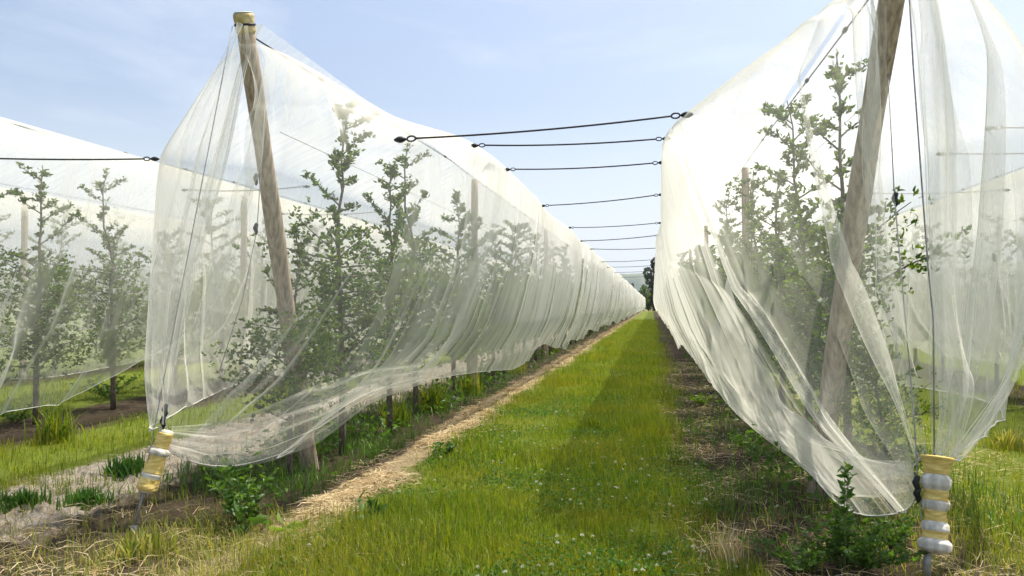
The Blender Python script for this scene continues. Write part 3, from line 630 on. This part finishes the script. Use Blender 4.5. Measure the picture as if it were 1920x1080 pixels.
def apple_mesh(seed, height, dense=1.0, low=0.6):
    rng = np.random.default_rng(seed); tr = MB(); C = []; Dv = []
    n = 14; f = np.linspace(0, 1, n)
    lx = np.cumsum(rng.normal(0, .022, n)) * f; ly = np.cumsum(rng.normal(0, .03, n)) * f
    lead = np.stack([lx, ly, f * height], 1); tr.tube(lead, .030 * (1 - f) + .005, 7)
    z = low; golden = rng.uniform(0, 6)
    while z < height - .06:
        g = z / height; p = np.array([np.interp(z, lead[:, 2], lead[:, k]) for k in range(3)])
        prof = 0.72 if g < .5 else (0.72 - (g - .5) / .25 * .32 if g < .75 else .40 - (g - .75) * .9)
        Lb = prof * (rng.uniform(.25, 1.2) if g < .6 else rng.uniform(.1, 1.5))
        golden += 2.4 + rng.normal(0, .5)
        d = np.array([math.cos(golden), math.sin(golden) * 1.15, rng.uniform(.1, .9) + (.35 if g > .6 else 0)]); d /= np.linalg.norm(d)
        m = 7; ff = np.linspace(0, 1, m)[:, None]
        br = p + d * Lb * ff + np.array([0, 0, 1]) * (rng.uniform(-.25, .22) * Lb) * ff ** 2 + np.cumsum(rng.normal(0, .012, (m, 3)), 0) * ff
        tr.tube(br, np.linspace(.011, .003, m) * (1.25 - g * .6), 5, False)
        ns = int((5 + Lb * 26) * dense * (2.4 if g < .5 else 1.45))
        for _ in range(ns):
            q = rng.uniform(.12, 1) ** .8; c = np.array([np.interp(q, ff[:, 0], br[:, k]) for k in range(3)]) + rng.normal(0, .012 + .075 * (g < .6), 3)
            kk = rng.integers(3, 6)
            for _ in range(kk):
                v = rng.normal(size=3); v[2] = abs(v[2]) * .7 - .1; C.append(c + rng.normal(0, .012, 3)); Dv.append(v + d * .5)
        z += rng.uniform(.022, .065) if g < .62 else rng.uniform(.03, .13)
    for _ in range(int(26 * dense)):
        c = lead[-1] - np.array([0, 0, rng.uniform(0, .5)]) + rng.normal(0, .015, 3); C.append(c); v = rng.normal(size=3); v[2] = abs(v[2]); Dv.append(v)
    cm = MB(); V, Q, T = leaves(np.array(C), np.array(Dv), .047, .026, rng); cm.add(V, Q, T)
    return tr, cm
PROTO = []
for i, (hh, de) in enumerate(((3.30, .9), (3.05, .95), (3.35, .75), (2.9, 1.0), (3.2, .85), (2.75, 1.0))):
    tr, cm = apple_mesh(100 + i, hh, de, 0.62)
    a = tr.build('trunk', M_bark); b = cm.build('crown', M_leaf, smooth=False)
    PROTO.append((a.data, b.data)); bpy.data.objects.remove(a); bpy.data.objects.remove(b)
def apple_tree(x, y, k, sc, rz, label, group, wd=1.0):
    t = empty('apple_tree', (x, y, 0)); t.rotation_euler = (0, 0, rz); t.scale = (sc * wd, sc * wd, sc); tag(t, label, 'tree', group)
    for nm, me in (('trunk', PROTO[k][0]), ('crown', PROTO[k][1])):
        o = bpy.data.objects.new(nm, me); COL.objects.link(o); o.parent = t
NEARL = {X_L: [6.0, 7.05, 8.45, 9.75, 11.2], X_R: [5.55, 6.55, 7.95, 9.3, 10.8], X_L - SP: [6.9, 8.3, 9.65, 11.1], X_R + SP: [6.2, 7.5, 8.9], X_L - 2 * SP: [8, 9.4]}
SCL = {X_L: [.72, .98, .97, 1.02], X_R: [.48, 1.03, 1.03, .95], X_L - SP: [.95, .96, .95]}
KIND = {X_L: [3, 0, 1, 2], X_R: [5, 4, 0, 1], X_L - SP: [0, 4, 2]}
random.seed(5)
for x0 in (X_L, X_R, X_L - SP, X_R + SP, X_L - 2 * SP):
    y = None; nmax = 62 if abs(x0) < 4 else (55 if abs(x0) < 9 else 40)
    for i in range(nmax):
        if i < len(NEARL[x0]): y = NEARL[x0][i]
        else: y += 1.4 + random.uniform(-.12, .12)
        k = KIND.get(x0, [])[i] if i < len(KIND.get(x0, [])) else random.randrange(6)
        sc = SCL.get(x0, [])[i] if i < len(SCL.get(x0, [])) else random.uniform(.9, 1.05)
        lab = f'{ORD[i]} apple tree from the near end, {ROWTXT[x0]}' if i < 8 else f'slender apple tree far down the tunnel, {ROWTXT[x0]}'
        apple_tree(x0 + random.uniform(-.07, .07) + (.14 if x0 == X_R and i < 3 else 0), y, k, sc, random.uniform(0, 6.28), lab, 'apple trees ' + ROWTXT[x0], 1.0 if abs(x0) < 4 and i < 3 else 1.12)

# far tree, shrub, spruces and hill
def crown_cloud(blobs, n, size, rng):
    C = []; D = []
    for (c, r, wgt) in blobs:
        m = int(n * wgt); v = rng.normal(size=(m, 3)); v /= np.linalg.norm(v, axis=1)[:, None]
        rr = rng.uniform(.35, 1, m) ** .5; C.append(np.array(c) + v * rr[:, None] * np.array(r)); D.append(v + rng.normal(0, .6, (m, 3)))
    return leaves(np.vstack(C), np.vstack(D), size, size * .6, rng)
def far_tree(x, y, h, wd, mat, label, n=1800, lf=.5, name='broadleaf_tree', seed=1):
    rng = np.random.default_rng(seed); t = empty(name, (x, y, 0)); tag(t, label, 'tree')
    m = MB(); m.tube([(x, y, -.1), (x + .1, y, h * .4), (x, y, h * .8)], [h * .03, h * .02, h * .008], 8)
    for q in range(5):
        a = rng.uniform(0, 6.28); z = h * rng.uniform(.3, .6); m.tube([(x, y, z), (x + math.cos(a) * wd * .6, y + math.sin(a) * wd * .6, z + h * .2)], [h * .012, h * .004], 6)
    m.build('trunk', M_bark, t)
    bl = []
    for q in range(13):
        f = q / 12; z = h * (.18 + .72 * f); r = wd * (1 - abs(f - .35) * .9)
        bl.append(((x + rng.normal(0, wd * .35), y + rng.normal(0, wd * .35), z), (r * .62, r * .62, h * .10), 1 / 13))
    V, Q, T = crown_cloud(bl, n, lf, rng); c = MB(); c.add(V, Q, T); c.build('crown', mat, t, smooth=False)
def XY(px, d): p = P(px, VY, d); return p[0], p[1]
x, y = XY(1226, 186); far_tree(x, y, 12.3, 2.3, M_far, 'tall dark tree closing the far end of the grass alley', 2600, .55, seed=2)
x, y = XY(1207, 182); far_tree(x, y, 6.0, 1.3, M_shrub, 'pale green bush left of the tall dark tree at the alley end', 900, .4, seed=3)
x, y = XY(1216, 184); far_tree(x, y, 4.6, 1.6, M_far, 'low dark bush at the foot of the tall dark tree', 1200, .4, seed=6)
x, y = XY(1197, 230); far_tree(x, y, 5.2, 1.9, M_far, 'small dark tree above the far end of the left net', 1200, .5, seed=4)
def spruce(px, d, h, label, seed):
    x, y = XY(px, d); rng = np.random.default_rng(seed); t = empty('spruce_tree', (x, y, 0)); tag(t, label, 'tree')
    m = MB(); m.tube([(x, y, -.1), (x, y, h)], [h * .02, .03], 6); m.build('trunk', M_bark, t)
    n = 1200; f = rng.uniform(.06, 1, n) ** .8; a = rng.uniform(0, 6.28, n); r = (1 - f) * h * .2 * rng.uniform(.4, 1, n)
    C = np.stack([x + np.cos(a) * r, y + np.sin(a) * r, h * f], 1); D = np.stack([np.cos(a), np.sin(a), -.3 + 0 * a], 1)
    V, Q, T = leaves(C, D, h * .05, h * .025, rng); c = MB(); c.add(V, Q, T); c.build('crown', M_far, t, smooth=False)
spruce(1186, 330, 10.5, 'pointed dark spruce in front of the hill', 8)

M_hill = noise_mat('hillside', (0.035, 0.055, 0.025), (0.16, 0.17, 0.09), 0.006, 1.0, 0, (1, 1, 3), 8, .42, .6)
hx = np.linspace(-3200, 2600, 260); hy = np.linspace(2500, 4300, 60)
HX, HY = np.meshgrid(hx, hy)
prof = np.sin(np.clip((HY - 2500) / 1800, 0, 1) * math.pi) ** .7
HZ = prof * (150 + 70 * fbm(HX / 700, HY / 900, 51, 4) + 22 * fbm(HX / 60, HY / 60, 61, 3)) - 6
n1, n0 = HX.shape; I = (np.arange(n1 - 1)[:, None] * n0 + np.arange(n0 - 1)[None]).ravel()
o = mesh_np('hills', np.stack([HX, HY, HZ], -1).reshape(-1, 3), [np.stack([I, I + 1, I + n0 + 1, I + n0], -1)], M_hill, smooth=True); tag(o, kind='structure')

# ------------------------------------------------------------------ grass, straw, clover
def blades(x, y, hgt, wid, rng, lean=.45, mat=None, name='grass', label=None, cat=None):
    n = len(x); z = gh(x, y) - .004; a = rng.uniform(0, 2 * math.pi, n); b = a + rng.normal(0, .5, n)
    ln = np.abs(rng.normal(0, lean, n)) * hgt
    wx, wy = -np.sin(a) * wid * .5, np.cos(a) * wid * .5
    dx, dy = np.cos(b) * ln, np.sin(b) * ln
    base = np.stack([x, y, z], 1); m = base + np.stack([dx * .35, dy * .35, hgt * .58], 1); tip = base + np.stack([dx, dy, hgt * np.sqrt(np.clip(1 - (ln / hgt) ** 2 * .55, .15, 1))], 1)
    wv = np.stack([wx, wy, 0 * wx], 1)
    V = np.stack([base - wv, base + wv, m + wv * .8, m - wv * .8, tip], 1).reshape(-1, 3)
    o = np.arange(n)[:, None] * 5
    ob = mesh_np(name, V, [o + [0, 1, 2, 3], o + [3, 2, 4]], mat); tag(ob, label, cat, kind='stuff'); return ob
def scatter(n, dmin, dmax, rng, power=1.6, xlo=-12, xhi=8):
    """points in front of the camera, denser near"""
    u = rng.random(n); e = 1 - power
    yv = (dmin ** e + (dmax ** e - dmin ** e) * u) ** (1 / e)
    k = .75 * yv + 1.0
    xv = rng.uniform(-1, 1, n) * k - .17 * yv
    m = (xv > xlo) & (xv < xhi); return xv[m], yv[m]
rng = np.random.default_rng(77)
# main alley
n = 260000
u = rng.random(n); e = -.55; yv = (3.3 ** e + (75 ** e - 3.3 ** e) * u) ** (1 / e)
xv = rng.uniform(-2.15, .55, n)
edge = .25 * fbm(xv * 0 + 1, yv * .8, 90, 3)
keep = sstep(-2.1, -1.75, xv + edge) * (1 - sstep(.0, .5, xv + .8 * edge)); keep = np.maximum(keep, .05) * (0.75 + .9 * vnoise(xv * 2.2, yv * 1.2, 33))
keep = np.where(yv < 4.4, np.maximum(keep, .4), keep)
m = rng.random(n) < np.clip(keep, 0, 1); xv, yv = xv[m], yv[m]
sc = np.sqrt(np.maximum(yv, 5) / 5)
hg = (.03 + .095 * rng.random(len(xv)) ** 2) * (1 + .7 * np.clip(vnoise(xv * 1.5, yv * 1.0, 44), -.5, .5) * 1.4) * (1 + .12 * sc)
blades(xv, yv, hg, .0034 * sc * rng.uniform(.7, 1.4, len(xv)), rng, .5, M_grass, 'grass', 'green grass covering the alley between the two nets', 'grass')
# side alleys
n = 120000
xv, yv = scatter(n, 3.6, 45, rng, 1.5)
zone = np.where((xv < -4.75) & (xv > -6.3) | (xv < -7.9), 1.0, 0) + np.where((xv > 1.75), .85, 0) + np.where((xv > -4.75) & (xv < -3.2), .03 + .8 * (fbm(xv * 1.6, yv * 1.3, 71, 3) > .34), 0)
m = rng.random(len(xv)) < zone * (0.7 + vnoise(xv * 2, yv * 2, 35)); xv, yv = xv[m], yv[m]; sc = np.sqrt(np.maximum(yv, 5) / 5)
blades(xv, yv, (.05 + .09 * rng.random(len(xv)) ** 2) * (1 + .1 * sc), .005 * sc, rng, .5, M_grass, 'side_grass', 'green grass in the side alleys left and right of the two nets', 'grass')
# headland: yellowish loose grass in the foreground
n = 90000
xv = rng.uniform(-5.2, 3.4, n); yv = rng.uniform(3.0, 6.2, n)
lim = 4.75 - .18 * xv * 0 + .45 * fbm(xv * 1.1, yv * .9, 14, 3)
m = ((yv < lim - .25 * (xv + 1) * (xv < -1)) & (xv < -1.2) & (rng.random(n) < np.where(xv < -3.0, .30, .95))) | ((xv > 1.2) & (rng.random(n) < .42 * (yv < 7))) | ((xv > .25) & (xv <= 1.2) & (rng.random(n) < .10))
m &= ((xv < -2.6) | (yv < 5.6)) & (rng.random(n) < (.65 + 1.1 * vnoise(xv * 2.6, yv * 2.6, 18))) | ((xv > 0) & m & (rng.random(n) < .8)); xv, yv = xv[m], yv[m]
blades(xv, yv, .04 + .11 * rng.random(len(xv)) ** 1.8, .0042 * rng.uniform(.6, 1.3, len(xv)), rng, .65, M_hgrass, 'headland_grass', 'yellow green loose grass along the bottom edge of the photo', 'grass')
# under-row weeds (low, sparse, mixed)
n = 190000
xv, yv = scatter(n, 4.0, 60, rng, 1.5)
dr = np.minimum(np.abs(xv - X_L), np.abs(xv - X_R)); 
m = (dr < 1.15) & (yv > 5.3) & (xv > -3.9) & ((xv < -2.4) | (xv > .2)) & (rng.random(len(xv)) < np.where(xv > 0, .20, .42) * (1 + 2.2 * fbm(xv * 1.7, yv * 1.2, 28, 3))); xv, yv = xv[m], yv[m]; sc = np.sqrt(np.maximum(yv, 5) / 5)
blades(xv, yv, .05 + .16 * rng.random(len(xv)) ** 2, .0065 * sc, rng, .6, M_weed, 'undergrowth', 'sparse weeds growing in the shade under the two tree rows', 'weeds')
n = 90000
xv, yv = scatter(n, 5.6, 70, rng, 1.35)
dl = np.abs(xv - X_L + .1); dr2 = np.abs(xv - X_R)
pt = fbm(xv * 1.1 + 3, yv * .8, 83, 3)
m = ((dl < .5) | (dr2 < .6)) & (rng.random(len(xv)) < np.clip(.25 + 2.6 * pt, 0, 1) * np.where(xv > 0, .35, 1)); xv, yv, pt = xv[m], yv[m], pt[m]
z = gh(xv, yv) + rng.random(len(xv)) ** 1.4 * (.10 + .75 * np.clip(pt + .12, 0, .5))
D = rng.normal(size=(len(xv), 3)); D[:, 2] = np.abs(D[:, 2]) * .8
V, Q, T = leaves(np.stack([xv, yv, z], 1), D, .05, .026, rng); k = np.repeat(1 + .05 * np.clip(yv, 5, 60), 8)[:, None]
ctr = np.repeat(np.stack([xv, yv, z], 1), 8, 0); V = ctr + (V - ctr) * k
c = MB(); c.add(V, Q, T); tag(c.build('ground_cover', M_weed, smooth=False), 'dark leafy weeds crowding the foot of both tree rows', 'weeds', kind='stuff')
# straw
def straws(x, y, ln, rad, rng, name, label):
    n = len(x); a = rng.uniform(0, 2 * math.pi, n); z = gh(x, y) + rng.uniform(.002, .03, n)
    cv = rng.normal(0, .35, n); t1 = np.stack([np.cos(a), np.sin(a), rng.normal(0, .12, n)], 1); t2 = np.stack([np.cos(a + cv), np.sin(a + cv), rng.normal(0, .15, n)], 1)
    p0 = np.stack([x, y, z], 1); p1 = p0 + t1 * ln[:, None] * .5; p2 = p1 + t2 * ln[:, None] * .5
    p1[:, 2] += ln * .08
    s = np.stack([-np.sin(a), np.cos(a), rng.normal(0, .5, n)], 1) * rad[:, None]
    V = np.stack([p0 - s, p0 + s, p1 + s, p1 - s, p2 + s * .5, p2 - s * .5], 1).reshape(-1, 3); o = np.arange(n)[:, None] * 6
    tag(mesh_np(name, V, [o + [0, 1, 2, 3], o + [3, 2, 4, 5]], M_straw), label, 'straw', kind='stuff')
n = 46000
u = rng.random(n); e = -.5; yv = (5.0 ** e + (70 ** e - 5.0 ** e) * u) ** (1 / e); xv = -2.2 + rng.normal(0, .115, n) + .12 * fbm(yv * 0, yv * 1.2, 8, 3)
keep = rng.random(n) < (.30 + 1.6 * vnoise(xv * 4, yv * 2, 12)); xv, yv = xv[keep], yv[keep]; sc = np.sqrt(np.maximum(yv, 5) / 5)
straws(xv, yv, rng.uniform(.05, .17, len(xv)), .0016 * sc * rng.uniform(.6, 1.6, len(xv)), rng, 'dry_straw', 'pale dry straw strip along the foot of the left net')
n = 60000
xv = rng.uniform(-5, 3.2, n); yv = 3.4 + 16 * rng.random(n) ** 1.6
m = (((xv > .1) & (xv < 1.2)) & (rng.random(n) < .95)) | ((xv > 1.4) & (rng.random(n) < .8)) | ((yv < 5) & (xv < -1.6) & (rng.random(n) < .5))
m &= rng.random(n) < (.5 + 1.2 * vnoise(xv * 2.2, yv * 2, 42)); xv, yv = xv[m], yv[m]
straws(xv, yv, rng.uniform(.06, .22, len(xv)), .0014 * rng.uniform(.6, 1.5, len(xv)), rng, 'loose_straw', 'loose dry stalks on the ground around both anchors')
# clover leaves and flower heads
n = 26000
yv = 3.4 + 9 * rng.random(n) ** 1.5; xv = rng.uniform(-2.0, .5, n); m = rng.random(n) < np.clip(.3 + 2.2 * vnoise(xv * 1.8, yv * 1.6, 61) , 0, 1); xv, yv = xv[m], yv[m]
z = gh(xv, yv) + rng.uniform(.015, .05, len(xv)); C = np.repeat(np.stack([xv, yv, z], 1), 3, 0); a = np.repeat(rng.uniform(0, 6.28, len(xv)), 3) + np.tile([0, 2.09, 4.19], len(xv))
D = np.stack([np.cos(a), np.sin(a), .25 + 0 * a], 1); V, Q, T = leaves(C, D, .014, .016, rng, .1, .1)
c = MB(); c.add(V, Q, T); tag(c.build('clover', M_clover, smooth=False), 'low clover leaves among the alley grass', 'clover', kind='stuff')
n = 300; yv = 3.5 + 6.5 * rng.random(n) ** 1.3; xv = rng.uniform(-1.9, .5, n); m = rng.random(n) < np.clip(.35 + 1.6 * vnoise(xv * 1.8, yv * 1.6, 61), 0, 1); xv, yv = xv[m], yv[m]
c = MB()
for x, y in zip(xv, yv):
    z = float(gh(x, y)) + rng.uniform(.045, .085); r = rng.uniform(.007, .011)
    v = rng.normal(size=(34, 3)); v /= np.linalg.norm(v, axis=1)[:, None]; v[:, 2] = np.abs(v[:, 2]) * 1.0 - .3
    V, Q, T = leaves(np.array([x, y, z]) + v * r * .35, v, r * .9, r * .45, rng, .1, .2); c.add(V, Q, T)
tag(c.build('clover_flowers', M_flower, smooth=False), 'small white clover heads scattered through the alley grass', 'flowers', kind='stuff')

# ------------------------------------------------------------------ single weeds and tufts
M_stem = noise_mat('weed_stem', (0.09, 0.11, 0.03), (0.16, 0.17, 0.06), 20, 0.8, 0)
def weed(px, py, h, n, spread, lsize, label, mat=M_weed, seed=0, upright=.8, per=16, name='leafy_weed'):
    d = F * CAM_Z / (py - VY); c = P(px, py, d); c[2] = float(gh(c[0], c[1])); rg = np.random.default_rng(seed)
    t = empty(name, tuple(c)); tag(t, label, 'weed'); st = MB(); C = []; D = []
    for i in range(n):
        a = rg.uniform(0, 6.28); hh = h * rg.uniform(.55, 1.05); lean = spread * rg.uniform(.2, 1)
        f = np.linspace(0, 1, 7)[:, None]; tipv = np.array([math.cos(a) * lean, math.sin(a) * lean, hh])
        pts = c + np.array([math.cos(a), math.sin(a), 0]) * .02 + tipv * f * np.array([1, 1, 1]) ; pts[:, :2] += (np.array([math.cos(a), math.sin(a)]) * lean * .3) * (f ** 2)
        st.tube(pts, np.linspace(.004, .0015, 7), 5, False)
        for k in range(per):
            q = rg.uniform(.15, 1); p = np.array([np.interp(q, f[:, 0], pts[:, j]) for j in range(3)]); b = rg.uniform(0, 6.28)
            C.append(p); D.append((math.cos(b), math.sin(b), rg.uniform(-.1, upright)))
    st.build('stem', M_stem, t); V, Q, T = leaves(np.array(C), np.array(D), lsize, lsize * .45, rg, .35, .15); m = MB(); m.add(V, Q, T); m.build('foliage', mat, t, smooth=False)
def tuft(px, py, h, n, spread, label, mat=M_grass, seed=0, wid=.007):
    d = F * CAM_Z / (py - VY); c = P(px, py, d); rg = np.random.default_rng(seed)
    x = c[0] + rg.normal(0, spread * .35, n); y = c[1] + rg.normal(0, spread * .35, n); z = gh(x, y)
    a = rg.uniform(0, 6.28, n); hh = h * rg.uniform(.45, 1.05, n); ln = hh * np.abs(rg.normal(.25, .3, n)); f = [0, .35, .7, 1]
    V = []; w = wid * np.array([1, .9, .6, .08])
    for k in range(4):
        q = f[k]; px_ = x + np.cos(a) * ln * q ** 2; py_ = y + np.sin(a) * ln * q ** 2; pz = z + hh * (q - .25 * q ** 3 * (ln / hh))
        V += [np.stack([px_ - np.sin(a) * w[k], py_ + np.cos(a) * w[k], pz], 1), np.stack([px_ + np.sin(a) * w[k], py_ - np.cos(a) * w[k], pz], 1)]
    V = np.stack(V, 1).reshape(-1, 3); o = np.arange(n)[:, None] * 8
    tag(mesh_np('grass_tuft', V, [o + [0, 1, 3, 2], o + [2, 3, 5, 4], o + [4, 5, 7, 6]], mat, loc=(c[0], c[1], 0)), label, 'grass tuft')
weed(455, 985, .42, 22, .24, .055, 'bushy green weed below the hem of the left net', seed=1, per=20)
weed(440, 925, .30, 14, .22, .05, 'dark weed in the shade right behind the bushy one below the left net', seed=14)
weed(545, 992, .05, 7, .08, .11, 'low plant with broad bright yellow green leaves left of the straw strip', M_weedy, 2, .5, 2)
weed(470, 1000, .10, 5, .07, .12, 'low plant with broad dark leaves at the foot of the bushy weed', M_weed, 15, .6, 3)
weed(688, 985, .16, 5, .05, .10, 'single dock plant with upright leaves at the left edge of the alley grass', M_weed, 3, 1.6, 3)
weed(830, 860, .14, 8, .10, .05, 'small leafy weed at the edge between straw and grass', M_weed, 4)
weed(1580, 1075, .60, 3, .05, .045, 'tall slim weed standing in front of the right net hem', M_weed, 5, .9, 60, 'tall_weed')
weed(1605, 1068, .26, 40, .30, .04, 'wide low bush of small dark leaves left of the banded padding', M_weed, 6, .8, 26)
weed(1500, 1072, .16, 24, .22, .035, 'low weed patch on the dark ground left of the wide bush', M_weed, 16, .8, 20)
weed(1320, 760, .18, 12, .20, .05, 'yellowish weed lit by the sun under the right net', M_weedy, 7)
weed(1400, 840, .15, 12, .20, .045, 'small leafy weed under the hem of the right net', M_weed, 17)
weed(1670, 1030, .20, 18, .15, .04, 'leafy weed touching the foot of the right net', M_weed, 18)
weed(205, 745, .35, 20, .5, .06, 'dark leafy weed under the net at the left edge', M_weed, 9)
weed(30, 790, .25, 16, .4, .05, 'weed in shade at the left edge of the photo', M_weed, 19)
tuft(105, 830, .42, 150, .22, 'tall bright grass tuft at the edge of the left alley', seed=1)
tuft(165, 945, .13, 320, .2, 'dark green tuft on the rutted soil', M_clover, 2)
tuft(40, 950, .13, 320, .2, 'dark green tuft on the rutted soil at the left edge', M_clover, 12)
tuft(235, 885, .16, 320, .2, 'bright tuft on the rutted soil left of the yellow padding', M_clover, 13)
tuft(810, 775, .50, 130, .22, 'tall grass clump arching out under the left net', seed=3)
tuft(740, 800, .35, 110, .25, 'grass clump in shade under the left net', seed=4)
tuft(880, 740, .45, 110, .25, 'tuft of long blades where the left hem rises', seed=51)
tuft(970, 700, .38, 100, .25, 'yellowing tuft further along the left hem', M_hgrass, 6)
tuft(1040, 660, .38, 100, .25, 'distant tuft below the left hem', seed=7)
tuft(1110, 800, .13, 120, .15, 'slightly taller grass tuft in the middle of the alley', seed=8)
tuft(270, 1040, .18, 130, .22, 'yellow tuft in front of the left anchor rod', M_hgrass, 9)
tuft(1370, 1060, .25, 70, .2, 'dry brown tuft at the bottom edge right of the alley', M_straw, 10, .003)
tuft(1890, 840, .22, 140, .3, 'sunlit tuft near the right edge', M_hgrass, 11)

# ------------------------------------------------------------------ air
m, t_, N, L = newmat('haze_air')
v = N('ShaderNodeVolumePrincipled'); v.inputs['Color'].default_value = (0.80, 0.89, 1.0, 1); v.inputs['Density'].default_value = 0.00016; v.inputs['Anisotropy'].default_value = 0.3
o_ = N('ShaderNodeOutputMaterial'); L(v.outputs[0], o_.inputs['Volume'])
x0, x1, y0, y1, z0, z1 = -4300, 4300, -400, 6300, -8, 300
V = [(x0, y0, z0), (x1, y0, z0), (x1, y1, z0), (x0, y1, z0), (x0, y0, z1), (x1, y0, z1), (x1, y1, z1), (x0, y1, z1)]
tag(mesh_np('haze', V, [[(0, 3, 2, 1), (4, 5, 6, 7), (0, 1, 5, 4), (1, 2, 6, 5), (2, 3, 7, 6), (3, 0, 4, 7)]], m), kind='stuff')
